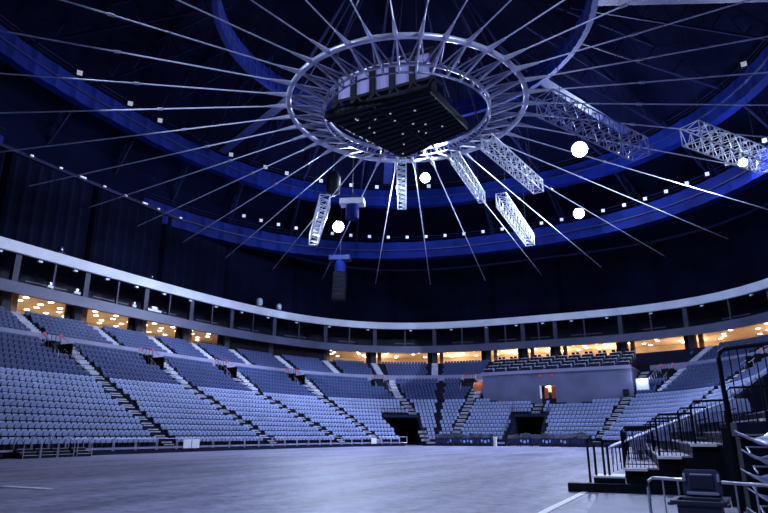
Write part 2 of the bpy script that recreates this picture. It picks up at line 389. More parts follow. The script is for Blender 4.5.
def lay_row(w, z, s0, s1, ok, block, row):
    n = int((s1-s0)/0.05); s = np.linspace(s0, s1, n); q = P2(s, w); d = np.r_[0, np.cumsum(np.hypot(*np.diff(q, axis=0).T))]
    for dd in np.arange(0.3, d[-1], SP):
        ss_ = float(np.interp(dd, d, s)); x = float(np.interp(dd, d, q[:, 0])); y = float(np.interp(dd, d, q[:, 1]))
        if ok(ss_, w, (x, y)): seats.append((x, y, z, yaw_at(ss_), block, row, ss_))
def ok_low(s, w, q):
    if in_tunnel(s, w) or in_box(q): return False
    if any(abs(s-ais_s(a, w)) < (0.62 if i == 6 else 1.0)*(1.0) for i, a in enumerate(AIS)): return False
    if w > 12.9 and any(abs(s-v) < VW+0.3 for v in VOM): return False
    if w > 9.8 and any(v+VW < s < v+VW+1.5 for v in VOM): return False
    return True
for i in range(NR): lay_row(0.45+i*RD+0.5, zr(0.45+i*RD), -97, 62, ok_low, 'low', i)
def ok_rear(s, w, q):
    if any(abs(s-a) < 0.95 for a in REAR_AIS): return False
    return not (-8.2 < s < 18.6)
for j in range(RR): lay_row(17.25+0.88*j+0.5, 11.35+0.52*j, -97, 61, ok_rear, 'rear', j)

# ------------------------------------------------------------------ near right stand: stepped platforms seen from their cut end
NO = Vector((20.05, -27.8)); NU = Vector((-2.4, 27.8)).normalized(); NV = Vector((NU.y, -NU.x)); NYAW = math.atan2(NV.y, NV.x)
def N3(u, v, z): q = NO+NU*u+NV*v; return (q.x, q.y, z)      # u along the rows, v up the rows
NL = 31.0
for k in range(6):
    v0 = 0.9+0.92*k; z = 0.62+0.34*k
    mb = MB(); mb.box(N3(NL/2, v0+0.46 if k < 5 else v0+1.8, z/2), (0.92 if k < 5 else 3.6, NL, z), NYAW); 
    mb.box(N3(NL/2, v0+0.46 if k < 5 else v0+1.8, z+0.02), (0.90 if k < 5 else 3.6, NL-0.02, 0.05), NYAW, mi=1)
    prop(mb.build('stand_platform', [M['black'], M['parapet']]), kind='structure')
mb = MB(); mb.box(N3(0.5, 0.45, 0.19), (0.86, 1.3, 0.38), NYAW); mb.box(N3(0.5, 0.45, 0.40), (0.86, 1.3, 0.05), NYAW, mi=1)
prop(mb.build('stand_step', [M['black'], M['white']]), kind='structure')
prop(MB().box(N3(-0.25, 3.0, 0.12), (7.4, 0.5, 0.24), NYAW).build('stand_plinth', M['black']), kind='structure')
for k in range(5):
    v = 0.9+0.92*k; z = 0.645+0.34*k
    prop(MB().box(N3(-0.02, v+0.3, z-0.02), (0.62, 0.5, 0.07), NYAW).build('step_nosing', M['white']), kind='structure')
    for n_ in range(34):
        u = 6.2+n_*0.62
        if 11.6 < u < 13.2 or 20.4 < u < 22: continue
        x, y, _ = N3(u, v+0.55, 0); seats.append((x, y, z, NYAW-0.0, 'near', k, u))
# stepped end railings across the stand, one family per cut
def stepped_rails(u, label, first=0):
    e = empty('stand_railing', N3(u, 0.9, 0.6), label, 'railing', 'stepped railings across the near right stand', NYAW)
    for k in range(0, 3 if u > 0.5 else 4):
        v0 = 0.0+k*0.98; z0 = 0.02+0.36*k
        r_ = MB(); h = 1.18
        pts = [(v0, 0, z0), (v0, 0, z0+h-0.12), (v0+0.1, 0, z0+h), (v0+0.93, 0, z0+h+0.02), (v0+0.98, 0, z0+h-0.05), (v0+0.98, 0, z0+0.36)]
        r_.path(pts, 0.035, 6)
        for b in range(1, 9): r_.tube((v0+0.11*b, 0, z0+(0.0 if b < 9 else .3)), (v0+0.11*b, 0, z0+h), 0.010, 4)
        r_.tube((v0, 0, z0+0.14), (v0+0.98, 0, z0+0.14), 0.016, 5)
        r_.build('rail_panel', M['black'], e)
    return e
stepped_rails(0.12, 'black stepped railing on the cut end of the near right stand, closest one')
stepped_rails(5.2, 'black stepped railing across the near right stand, second from the cut end')
stepped_rails(11.7, 'black stepped railing across the near right stand, third from the cut end')
stepped_rails(20.5, 'black stepped railing across the near right stand, farthest from the cut end')
for i, u in enumerate((5.6, 13.1)):
    e = empty('sloping_handrail', N3(u, 0.2, 0.2), 'pale sloping handrail with close black bars on the near right stand, ' + ('nearer' if i == 0 else 'farther') + ' one', 'handrail', None, NYAW)
    r_ = MB(); r_.tube((0, 0, 0.85), (4.6, 0, 2.65), 0.05); r_.build('grab_rail', M['steel'], e)
    r_ = MB()
    for b in range(30): x = 0.15*b+0.08; r_.tube((x, 0, 0.37*x-0.05), (x, 0, 0.84+0.39*x), 0.016, 4)
    r_.build('bars', M['black'], e)
front = empty('front_guard_rail', N3(0.2, -0.1, 0), 'black upright guard rail at the floor corner of the near right stand', 'railing', None, NYAW)
r_ = MB()
for k, x in enumerate((0, 0.18, 0.42, 0.55)): r_.tube((x, 0.1*k, 0), (x, 0.1*k, 1.45-(0.15 if k % 2 else 0)), 0.035)
r_.tube((0, 0, 1.45), (0.55, 0.3, 1.4), 0.035); r_.build('posts', M['black'], front)

# tall black gate panel on the block at the right edge
g = empty('tall_gate_frame', (24.43, -31.95, 0), 'tall black tube frame with upright bars standing at the right edge', 'gate', None, -0.15)
r_ = MB(); r_.path([(-0.82, 0, 0.0), (-0.84, 0, 3.25), (-0.80, 0, 3.38), (-0.70, 0, 3.46), (1.8, 0, 3.62)], 0.05, 8); r_.tube((-0.83, 0, 1.15), (1.8, 0, 1.15), 0.04); r_.build('frame', M['black'], g)
r_ = MB()
for k in range(14): r_.tube((-0.62+0.17*k, 0, 1.15), (-0.62+0.17*k, 0, 3.48+0.01*k), 0.014, 5)
r_.build('bars', M['black'], g)
r_ = MB(); r_.box((0, 0, 0), (1.15, 0.1, 2.5)); o = r_.build('black_panel', M['black'], g, loc=(0.35, 0.45, 1.55)); o.rotation_euler = (0, 0, 0.9)
prop(MB().box((25.35, -30.0, 0.87), (3.6, 2.4, 1.74), -0.09).build('stand_block', M['black']), kind='structure')

# ------------------------------------------------------------------ build the seats: the 300 that show largest one by one, the rest in one mesh
def score(t):
    x, y, d = view((t[0], t[1], t[2]+0.7))
    if d < 1 or x < 4 or x > 764 or y > 500 or y < 5: return 1e9
    if t[4] == 'near' and t[6] > 19: return 1e9
    if t[4] == 'rear': return 1e9
    if t[4] == 'near' and x > 712: return 1e9
    return d
order = sorted(range(len(seats)), key=lambda i: score(seats[i])); single = set(order[:300])
me_hi = seat_mesh(True).build('stadium_seat', [M['seat'], M['seat_frame']]); mesh_hi = me_hi.data; bpy.data.objects.remove(me_hi)
lowm = seat_mesh(True); V0 = np.array(lowm.v); F0 = lowm.f; M0 = lowm.m
rest = [seats[i] for i in range(len(seats)) if i not in single]
ca = np.cos([t[3] for t in rest]); sa = np.sin([t[3] for t in rest]); off = np.array([t[:3] for t in rest]); nv = len(V0)
fold = 0.0
VX = V0[None, :, 0]*ca[:, None]-V0[None, :, 1]*sa[:, None]+off[:, 0:1]; VY = V0[None, :, 0]*sa[:, None]+V0[None, :, 1]*ca[:, None]+off[:, 1:2]; VZ = V0[None, :, 2]+off[:, 2:3]
VV = np.stack([VX, VY, VZ], -1).reshape(-1, 3)
loops = np.concatenate([np.array(f) for f in F0]); sizes = np.array([len(f) for f in F0])
me = bpy.data.meshes.new('stadium_seats'); R = len(rest)
me.vertices.add(len(VV)); me.vertices.foreach_set('co', VV.ravel())
me.loops.add(len(loops)*R); me.loops.foreach_set('vertex_index', (loops[None, :]+(np.arange(R)*nv)[:, None]).ravel().astype(np.int32))
me.polygons.add(len(F0)*R); ls = np.r_[0, np.cumsum(sizes)[:-1]]
me.polygons.foreach_set('loop_start', (ls[None, :]+(np.arange(R)*len(loops))[:, None]).ravel().astype(np.int32))
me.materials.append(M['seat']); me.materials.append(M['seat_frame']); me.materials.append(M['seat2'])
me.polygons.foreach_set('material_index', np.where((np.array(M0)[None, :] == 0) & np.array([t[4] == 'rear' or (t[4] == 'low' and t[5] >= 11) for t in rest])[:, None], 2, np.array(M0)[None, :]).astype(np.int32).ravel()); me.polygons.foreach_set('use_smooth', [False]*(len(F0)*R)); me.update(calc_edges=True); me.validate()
o = bpy.data.objects.new('stadium_seats', me); col.objects.link(o)
prop(o, 'rows of blue folding stadium seats filling the far and upper stands', 'seats', kind='stuff')
cnt = {}
for i in sorted(single, key=lambda i: (seats[i][4], seats[i][5], view(seats[i])[0])):
    t = seats[i]; key = (t[4], t[5]); cnt[key] = cnt.get(key, 0)+1; k = cnt[key]
    o = bpy.data.objects.new('stadium_seat', mesh_hi); col.objects.link(o); o.location = t[:3]; o.rotation_euler = (0, 0, t[3])
    if t[4] == 'near': lab = 'blue folding seat on the near right stand, %s row up, %s seat from the railings' % (ORD[t[5]], ORD[min(k-1, 49)])
    else: lab = 'blue folding seat in the left stand, %s row up, %s from the left' % (ORD[t[5]], ORD[min(k-1, 49)])
    prop(o, lab, 'seat', 'blue folding seats of the near right stand' if t[4] == 'near' else 'blue folding seats in the left stand')
print('SEATS', len(seats), 'single by block', {k: sum(1 for i in single if seats[i][4] == k) for k in ('low', 'near')}, 'max per row', max(cnt.values()))

# ------------------------------------------------------------------ rails and steps in front of the left stand
fs = list(np.arange(-84, -27.5, 2.45))
for i, s0 in enumerate(fs):
    a = Vector(P3(s0, 0.0, 0.3)); b = Vector(P3(s0+2.3, 0.0, 0.3))
    e = empty('front_railing', a, 'grey tube railing on the front edge of the left stand, %s section from the left' % ORD[i], 'railing', 'front railings of the left stand')
    r_ = MB(); r_.tube((0, 0, 0.95), tuple(b-a+Vector((0, 0, 0.95))), 0.022); r_.tube((0, 0, 0.15), tuple(b-a+Vector((0, 0, 0.15))), 0.06); r_.build('rails', M['steel'], e)
    for q in (Vector((0, 0, 0)), b-a):
        MB().tube(q, q+Vector((0, 0, 0.97)), 0.045).build('post', M['steel'], e)
strip('trim_stand_edge', -98, -26.3, [(-0.06, 0.42), (-0.06, 0.56), (0.04, 0.56), (0.04, 0.42)], M['parapet'])
strip('trim_stand_edge', -17.5, -1.1, [(-0.06, 0.3), (-0.06, 0.56), (0.04, 0.56), (0.04, 0.3)], M['parapet'])
for i, sc in enumerate((-88.2, -86.6, -85.0, -83.2)):
    c = P3(sc, -0.7, 0); e = empty('stair_unit', c, 'small black stair unit with steel handrails, %s from the left' % ORD[i], 'stairs', 'stair units below the left stand', yaw_at(sc))
    r_ = MB(); r_.box((0, 0.35, 0.3), (1.3, 0.35, 0.6)); r_.box((0, 0.02, 0.2), (1.3, 0.35, 0.4)); r_.box((0, -0.32, 0.1), (1.3, 0.35, 0.2)); r_.build('steps', M['black'], e)
    r_ = MB()
    for yy, zz in ((0.35, 0.61), (0.02, 0.41), (-0.32, 0.21)): r_.box((0, yy-0.12, zz), (1.25, 0.1, 0.03))
    r_.build('nosing', M['tread'], e)
    for sx in (-0.66, 0.66):
        r_ = MB(); r_.path([(sx, -0.5, 0), (sx, -0.48, 0.95), (sx, -0.4, 1.05), (sx, 0.45, 1.55), (sx, 0.5, 1.5), (sx, 0.5, 0.6)], 0.03); r_.build('handrail', M['steel'], e)
for i, s0 in enumerate((-70.6, -69.5, -34.8)):
    e = P3(s0, -0.12, 0.0); o = MB().box((0, 0, 0.75), (1.0, 0.05, 0.8), yaw_at(s0)).build('white_board', M['white'], loc=e); 
    prop(o, 'small white board fixed to the left stand front railing, %s from the left' % ORD[i], 'board', 'white boards on the stand front')

# railings on the tunnel sides and end aisles
def run_rail(name, pts, label, m, h=1.0, group=None):
    a = Vector(pts[0]); e = empty(name, a, label, 'railing', group)
    r_ = MB(); loc = [Vector(p)-a for p in pts]
    r_.path([p+Vector((0, 0, h)) for p in loc], 0.04, 5); r_.build('top_rail', m, e)
    r_ = MB()
    for p0, p1 in zip(loc[:-1], loc[1:]):
        for t in (0, 0.5): q = p0.lerp(p1, t); r_.tube(q, q+Vector((0, 0, h)), 0.03, 4)
    r_.build('balusters', m, e)
G = 'railings along the tunnels of the far end stand'
run_rail('tunnel_railing', [P3(s_, w, zr(w)+0.1) for s_, w in zip(np.linspace(-17.7, -19.8, 9), np.linspace(0.3, 8, 9))], 'dark sloping railing down the right side of the corner tunnel', M['dark'], 1.1, G)
run_rail('tunnel_railing', [P3(s_, 6.3, zr(6.3)) for s_ in np.linspace(-26, -19.2, 7)], 'dark level railing above the mouth of the corner tunnel', M['dark'], 1.0, G)
run_rail('tunnel_railing', [P3(-1.3, w, zr(w)+0.1) for w in np.linspace(0.3, 7.2, 8)], 'dark sloping railing on the left side of the end tunnel', M['dark'], 1.1, G)
run_rail('tunnel_railing', [P3(4.2, w, zr(w)+0.1) for w in np.linspace(0.3, 7.2, 8)], 'dark sloping railing on the right side of the end tunnel', M['dark'], 1.1, G)
run_rail('tunnel_railing', [P3(s_, 6.2, zr(6.2)) for s_ in np.linspace(-1.0, 4.0, 5)], 'dark level railing above the mouth of the end tunnel', M['dark'], 1.0, G)
o = MB().box((0, 0, 0.62), (0.42, 0.42, 1.25)).build('bollard', M['white'], loc=P3(-2.2, -1.0, 0), bevel=0.04); prop(o, 'white square post on the floor left of the end tunnel', 'post')

# ------------------------------------------------------------------ covered equipment trolleys before the end stand
tn = 0
for s0, s1, n_ in ((-12.4, -3.4, 6), (0.6, 14.4, 9)):
    for k in range(n_):
        sc = s0+(s1-s0)*k/(n_-1); c = P3(sc, -1.3, 0); tn += 1
        e = empty('equipment_trolley', c, 'low trolley under a dark blue cover below the end stand, %s from the left' % ORD[tn-1], 'trolley', 'covered trolleys below the end stand', yaw_at(sc))
        w_ = (s1-s0)/(n_-1)*(0.93 if s0 < 0 else 0.9)
        MB().box((0, 0, 0.16), (w_, 0.9, 0.08)).build('deck', M['black'], e)
        for sx in (-1, 1):
            MB().tube((sx*w_*0.4, -0.4, 0.07), (sx*w_*0.4, -0.33, 0.07), 0.07, 10).build('wheel', M['black'], e)
        r_ = MB(); hh = 1.5+0.35*random.random()
        r_.sweep([[(x, -0.45*t, 0.2), (x, -0.48*t, 0.7*hh), (x, -0.25*t, hh*(1+0.07*math.sin(3*x+k))), (x, 0.25*t, hh), (x, 0.45*t, 0.7*hh), (x, 0.45*t, 0.2)]
                  for x, t in ((-w_/2, 0.8), (-w_/3, 1), (-w_/8, 0.93), (w_/8, 1.02), (w_/3, 0.95), (w_/2, 0.8))])
        r_.build('cover', M['cover'], e, bevel=0.03)
        r_ = MB()
        for q in range(3 if k % 3 else 4): r_.box((-w_/3+q*w_/3.4, -0.53, 0.62+0.1*((q+k) % 2)), (0.2+0.1*(q % 2), 0.09, 0.34), 0.2*(q-1))
        r_.build('folded_chairs', M['lightblue' if (k in (1, 3, 5)) else 'navy'], e, bevel=0.02)
        if k % 2 == 0: MB().tube((w_/2, 0, 0.2), (w_/2, 0, 1.45), 0.03).build('push_handle', M['dark'], e)

# ------------------------------------------------------------------ media box above the end stand
def BX(u, v, z): q = BXA+BXD*u+BXN*v; return (q[0], q[1], z)
BL = float(np.hypot(*(BXB-BXA))); BYAW = math.atan2(BXD[1], BXD[0]); BT = 10.95
DU = BL*0.415
mb = MB()
for u0, u1, z0, z1 in ((0, DU, 5.0, BT), (DU+2.3, BL, 5.0, BT), (DU, DU+2.3, 8.75, BT)):
    mb.box(BX((u0+u1)/2, 0.15, (z0+z1)/2), (u1-u0, 0.3, z1-z0), BYAW)
mb.box(BX(0.15, 5, 8), (0.3, 9.6, 5.9), BYAW); mb.box(BX(BL-0.15, 5, 8), (0.3, 9.6, 5.9), BYAW)
prop(mb.build('wall_media_box', M['boxwall']), kind='structure')
mb = MB(); mb.box(BX(BL/2, 5.3, BT+0.05), (BL+0.1, 10.9, 0.2), BYAW); mb.box(BX(BL/2, -0.03, BT+0.05), (BL+0.3, 0.25, 0.5), BYAW, mi=0)
prop(mb.build('trim_media_box_top', M['parapet']), kind='structure')
mb = MB(); mb.box(BX(DU+1.15, 2.5, 7.6), (2.6, 0.2, 3.4), BYAW); prop(mb.build('wall_lobby', M['cream']), kind='structure')
d = empty('doorway', BX(DU+1.15, 0.1, 6.9), 'open lit doorway in the middle of the grey media box wall', 'door', None, BYAW)
r_ = MB(); r_.box((-1.2, 0, 0.95), (0.16, 0.5, 2.0)); r_.build('door_frame', M['white'], d)
MB().box((-0.45, 0.5, 0.9), (0.6, 0.06, 1.8)).build('door_leaf', M['redbrown'], d); MB().box((0.75, 0.4, 0.9), (0.7, 0.06, 1.8)).build('door_leaf', M['redbrown'], d)
MB().box((0, -0.05, 1.72), (0.6, 0.12, 0.14)).build('lamp', M['glow_y'], d)
lamp('doorway_light', 'POINT', BX(DU+1.15, 1.4, 8.4), 90, WARM, size=0.15)
for i, u in enumerate((DU+0.1, DU+1.9)):
    o = MB().box((0, 0, 0), (0.35, 0.12, 0.3), BYAW).build('exit_sign', M['red'], loc=BX(u, -0.08, 10.3)); prop(o, 'small red sign on the media box wall, %s one above the doorway' % ('left' if i == 0 else 'right'), 'sign')
b = empty('door_box', BX(BL-0.9, -0.4, 6.95), 'small black cabinet at the right foot of the media box wall', 'cabinet', None, BYAW)
MB().box((0, 0, 0.4), (0.8, 0.5, 0.9)).build('body', M['black'], b); MB().box((0, -0.27, 0.45), (0.6, 0.04, 0.7)).build('door', M['dark'], b)
# the lit recess to the right of the box
mb = MB(); q = P2(17.3, 10.6)[0]; mb.box((q[0], q[1], 8.3), (1.9, 0.2, 1.9), yaw_at(17.3)); prop(mb.build('recess_panel', M['white']), kind='structure')
lamp('recess_light', 'POINT', P3(17.3, 9.8, 9.6), 160, COOL, size=0.2)
# warm opening left of the box
mb = MB(); q = P2(-8.0, 12.2)[0]; mb.box((q[0], q[1], 8.95), (1.6, 0.2, 1.9), yaw_at(-8.0)); 
o = mb.build('lobby_door', M['redbrown']); prop(o, 'red-brown lit door at the left foot of the grey media box', 'door')
lamp('lobby_light', 'POINT', P3(-8.2, 11.3, 10.4), 80, WARM, size=0.15)

# desks and chairs on top of the box
def desk():
    e = empty('media_desk', (0, 0, 0), '', 'desk')
    MB().box((0, 0, 0.74), (1.5, 0.6, 0.04)).build('desk_top', M['white'], e); MB().box((0, -0.28, 0.4), (1.45, 0.04, 0.62)).build('front_panel', M['dark'], e)
    for sx in (-0.7, 0.7): MB().tube((sx, 0.2, 0), (sx, 0.2, 0.72), 0.025, 5).build('leg', M['steel'], e)
    for sx in (-0.35, 0.35):
        m_ = MB().box((sx, -0.02, 1.02), (0.5, 0.05, 0.34)).build('monitor', M['black'], e); MB().tube((sx, 0.02, 0.76), (sx, 0.02, 0.86), 0.03, 5).build('monitor_stand', M['steel'], m_)
    return e
def chair():
    e = empty('media_chair', (0, 0, 0), '', 'chair')
    MB().box((0, 0, 0.45), (0.46, 0.45, 0.06)).build('seat', M['black'], e, bevel=0.02); MB().box((0, 0.22, 0.78), (0.44, 0.05, 0.45)).build('backrest', M['shell'], e, bevel=0.02)
    for sx in (-0.2, 0.2):
        for sy in (-0.2, 0.2): MB().tube((sx, sy, 0), (sx, sy, 0.44), 0.018, 4).build('leg', M['steel'], e)
    return e
dk = desk(); ch = chair(); fd = fc = True
for r in range(4):
    zz = BT+0.15+0.72*r; vv = 0.75+2.1*r
    for k in range(11):
        u = 0.9+(BL-1.8)*k/10; pos = BX(u, vv, zz)
        o = dk if fd else copy_tree(dk); fd = False; o.location = pos; o.rotation_euler = (0, 0, BYAW)
        prop(o, 'media desk with monitors on the grey box, %s row, %s from the left' % (ORD[r], ORD[k]), 'desk', 'media desks on the box')
        for t in (-0.4, 0.4):
            o = ch if fc else copy_tree(ch); fc = False; o.location = BX(u+t, vv+0.75, zz); o.rotation_euler = (0, 0, BYAW+random.uniform(-.4, .4))
            prop(o, 'pale-backed media chair on the grey box, %s row, %s from the left' % (ORD[r], ORD[2*k+(1 if t > 0 else 0)]), 'chair', 'media chairs on the box')
    if r: prop(MB().box(BX(BL/2, vv+0.65, BT+0.15+0.36*r), (BL-0.6, 2.1, 0.72*r), BYAW).build('media_riser', M['dark']), kind='structure')
run_rail('box_railing', [BX(u, 0.0, BT+0.3) for u in np.linspace(0, BL, 9)], 'thin dark railing along the top edge of the grey media box', M['dark'], 0.9)

# ------------------------------------------------------------------ columns, concourse lights, suite details
COLS = [-84.5, -75.3, -66.4, -57.2, -49.4, -42.2, -34.8, -27.2, -21.4, -15.0, -8.4, -2.8, 2.8, 11.4, 17.6, 25.5, 34, 43, 52]
for i, sc in enumerate(COLS):
    e = empty('column', P3(sc, 24.0, 14.45), 'column behind the upper seats carrying the balcony, %s from the left' % ORD[i], 'column', 'columns of the concourse', yaw_at(sc))
    MB().box((0, 0, 1.25), (0.95, 0.9, 2.5)).build('shaft', M['column'], e)
    MB().box((1.25, 0.25, 1.22), (0.7, 0.3, 2.42)).build('wood_panel', M['wood'], e)
    MB().box((-0.95, 0.2, 1.22), (0.9, 0.3, 2.42)).build('black_panel', M['black'], e)
    MB().box((0, -0.9, 4.95), (0.7, 0.6, 3.6)).build('upper_shaft', M['column'], e)
UP = [(COLS[i]+COLS[i+1])/2 for i in range(len(COLS)-1)]
for i, sc in enumerate(UP):
    if abs(COLS[i+1]-COLS[i]) < 4: continue
    e = empty('suite_divider', P3(sc, 22.9, 17.6), 'slim post with a low rail in the suite level, %s from the left' % ORD[i], 'post', 'posts in the suite level', yaw_at(sc))
    MB().box((0, 0, 1.75), (0.22, 0.3, 3.5)).build('post', M['column'], e)
    ln = (COLS[i+1]-COLS[i])*0.6
    MB().box((0, 1.0, 0.95), (ln, 0.08, 0.14)).build('rail', M['fascia'], e)
k = 0
for sc in np.arange(-82, 50, 4.6):
    o = MB().box((0, 0, -0.2), (0.5, 0.35, 0.22), yaw_at(sc)).build('slab_lamp', M['white'], loc=P3(sc, 22.9, 21.1)); k += 1
    prop(o, 'small white lamp housing under the bright ribbon slab, %s from the left' % ORD[k-1], 'lamp', 'lamp housings under the ribbon slab')
# downlights in the concourse ceiling
dl = MB().lathe([(0.30, 0.0), (0.30, -0.06), (0.18, -0.10)], n=12).build('downlight', M['glow_y']); first = True; k = 0
rowname = ['front', 'second', 'third', 'rear']
for r, w in enumerate((24.8, 27.0, 29.2, 31.4)):
    k = 0
    for sc in np.arange(-88, 58, 2.6 if r % 2 else 3.1):
        if -41.8 < sc < -26.5: continue
        o = dl if first else dl.copy()
        if not first: col.objects.link(o)
        first = False; o.location = P3(sc+0.6*r, w, 16.9); k += 1
        prop(o, 'round warm downlight in the concourse ceiling, %s row back, %s from the left' % (rowname[r], ORD[k-1] if k <= 50 else 'last'), 'downlight', 'downlights in the concourse ceiling')
for sc in np.arange(-86, 60, 7.3):
    if -42 < sc < -26: continue
    lamp('concourse_light', 'AREA', P3(sc, 28.5, 16.6), 9 if sc < -27 else 170, WARM, P3(sc, 28.5, 10), size=3.0)
    lamp('concourse_uplight', 'AREA', P3(sc, 30.5, 14.7), 10 if sc < -27 else 240, WARM, P3(sc, 28.5, 20), size=2.0)
# suite fittings at the left: bright signs / camera on the balcony
for i, (sc, w_) in enumerate(((-79.2, 2.2), (-71.5, 0.7), (-68.0, 0.9), (-59.5, 0.6), (-56.2, 2.4))):
    e = empty('balcony_fitting', P3(sc, 22.25, 17.75), 'white metal fitting clamped on the balcony rail, %s from the left' % ORD[i], 'fitting', 'fittings on the balcony rail', yaw_at(sc))
    MB().box((0, 0, 0.35), (w_, 0.16, 0.28)).build('plate', M['white'], e); MB().box((0, 0.1, 0.7), (w_*0.4, 0.3, 0.35)).build('bracket', M['alu'], e)
for i, (sc, s_) in enumerate(((-70.5, 0.6), (-56.7, 0.4), (-37.5, 1.0), (-34.2, 0.8))):
    e = empty('spotlight_fixture', P3(sc, 23.0, 22.4), 'spotlight fixture standing on the bright ribbon slab, %s from the left' % ORD[i], 'spotlight', 'fixtures on the ribbon slab', yaw_at(sc))
    MB().box((0, 0, 0.12), (s_*1.6, s_, 0.24)).build('base', M['dark'], e); MB().lathe([(0.35*s_, 0.2), (0.6*s_, 0.5*s_+0.2), (0.55*s_, 1.1*s_+0.2), (0.3*s_, 1.4*s_+0.2)], n=14).build('head', M['alu' if i > 1 else 'navy'], e)
    MB().box((0, -0.5*s_, 0.5*s_+0.3), (0.3*s_, 0.1, 0.3*s_)).build('lens', M['glow_s'], e)
# ------------------------------------------------------------------ roof: three blue rings
def ring_thing(name, a, b, n, z, h, label, cy=0.0, walk=True, m=360, bl=None):
    e = empty(name, (0, cy, z), label, 'ring')
    o_ = oval(a, b, n, 0, m, bl=bl); rows = [[(x*g, y*g, 0), (x*g, y*g, h), (x*1.008, y*1.008, h), (x*1.03, y*1.03, 0)] for j, (x, y, _) in enumerate(o_) for g in (0.9965 if j % 4 == 0 else 1.0,)]
    MB().sweep(rows, closed_path=True).build('fascia', M['bluering'], e)
    r_ = MB(); r_.sweep([[(x*0.992, y*0.992, 0.45*h), (x*0.992, y*0.992, 0.5*h), (x, y, 0.5*h), (x, y, 0.45*h)] for x, y, _ in o_], closed_path=True); r_.build('ledge', M['navy'], e)
    if walk:
        r_ = MB(); r_.path([(x, y, h+1.0) for x, y, _ in o_], 0.05, 4, closed=True); r_.path([(x, y, h+0.5) for x, y, _ in o_], 0.03, 4, closed=True); r_.build('walkway_rail', M['rooftruss'], e)
    return e
ring_thing('roof_ring', 50, 42, 2.4, 32, 3.0, 'wide blue outer ring hanging below the roof above the curtain', bl=45.6)
ring_thing('roof_ring', 46, 39, 2.4, 40.3, 2.9, 'blue middle ring of the roof with a lit lower edge')
ring_thing('roof_ring', 19.6, 19.6, 2.0, 43.6, 2.4, 'blue inner ring high above the round steel truss', cy=3.5, walk=False)
# radial roof trusses
NT = 28
for k in range(NT):
    t = 2*PI*(k+0.5)/NT
    def on(a, b, n, z, dz=0): r = (abs(math.cos(t)/a)**n+abs(math.sin(t)/b)**n)**(-1/n); return Vector((r*math.sin(t), r*math.cos(t), z+dz))
    p0 = on(62, 46, 2.8, 35.5); p1 = on(47, 40, 2.4, 43.5); p2 = on(19.8, 19.8, 2, 46); 
    q0 = on(62, 46, 2.8, 38.0); q1 = on(47, 40, 2.4, 46.0); q2 = on(19.8, 19.8, 2, 50)
    vp = view(p1); 
    e = empty('roof_truss', p0, 'dark lattice roof truss from curtain to inner ring, %s clockwise from the far end' % ORD[k], 'truss', 'radial roof trusses')
    r_ = MB()
    for a, b in ((p0, p1), (p1, p2)): r_.tube(a-p0, b-p0, 0.16, 5)
    r_.build('bottom_chord', M['rooftruss'], e)
    r_ = MB()
    for a, b in ((q0, q1), (q1, q2)): r_.tube(a-p0, b-p0, 0.14, 5)
    r_.build('top_chord', M['rooftruss'], e)
    r_ = MB()
    for (a, b, c, d) in ((p0, p1, q0, q1), (p1, p2, q1, q2)):
        for j in range(6):
            x = a.lerp(b, j/6); y = c.lerp(d, (j+0.5)/6); x2 = a.lerp(b, (j+1)/6); r_.tube(x-p0, y-p0, 0.08, 4); r_.tube(y-p0, x2-p0, 0.08, 4)
    r_.build('lacing', M['rooftruss'], e)
# flat blue ties between the middle and inner rings
for k, t in enumerate((0.55, 1.25, -0.5, -1.2)):
    a = Vector((math.sin(t)*20, math.cos(t)*20+3, 45)); b = Vector((math.sin(t)*38, math.cos(t)*42, 42.2)); d_ = b-a
    r_ = MB(); u = Vector((d_.y, -d_.x, 0)).normalized()*0.7; z_ = Vector((0, 0, 0.5))
    r_.sweep([[-u, u, u+z_, -u+z_], [d_-u, d_+u, d_+u+z_, d_-u+z_]])
    o = r_.build('roof_tie_beam', M['navy'], loc=a); prop(o, 'flat navy tie beam between the inner and middle blue rings, %s clockwise' % ORD[[2, 3, 1, 0][k]], 'beam', 'flat roof tie beams')

# ------------------------------------------------------------------ central steel ring and cables
RC = Vector((1.25, 1.25, 32.3)); RO = 11.65; RI = 8.15; NS = 36
ring = empty('central_steel_ring', RC, 'large round silver steel truss ring hanging in the middle of the roof', 'ring')
def circ(r, z, m=108): return [(r*math.cos(2*PI*k/m), r*math.sin(2*PI*k/m), z) for k in range(m)]
r_ = MB(); r_.path(circ(RO, 0.35), 0.27, 8, True); r_.build('outer_chord', M['steel'], ring, smooth=True)
r_ = MB(); r_.path(circ(RI, 0.1), 0.2, 8, True); r_.build('inner_chord', M['steel'], ring, smooth=True)
r_ = MB(); r_.path(circ(RI, -0.75), 0.10, 6, True); r_.build('inner_chord', M['ringsteel'], ring, smooth=True)
def rp(r, a, z): return (r*math.cos(a), r*math.sin(a), z)
for k in range(NS):
    a = 2*PI*k/NS; b = a+PI/NS; c = a+2*PI/NS
    MB().tube(rp(RO, a, 0.35), rp(RI, a, -0.75), 0.11).build('radial_strut', M['steel'], ring); MB().lathe([(0.2, -0.25), (0.42, 0), (0.2, 0.3)], rp(RO, a, 0.35), n=8).build('node', M['steel'], ring)
    r_ = MB(); r_.tube(rp(RO, a, 0.35), rp(RI, a, 0.1), 0.09)
    r_.tube(rp(RO, a, 0.35), rp(RI, b, 0.1), 0.08); r_.tube(rp(RI, b, 0.1), rp(RO, c, 0.35), 0.08); r_.tube(rp(RI, a, 0.1), rp(RI, a, -0.75), 0.07)
    r_.build('brace', M['ringsteel'], ring)
CLK = ['twelve', 'one', 'two', 'three', 'four', 'five', 'six', 'seven', 'eight', 'nine', 'ten', 'eleven']
cc = view(RC); groups = {}
info = []
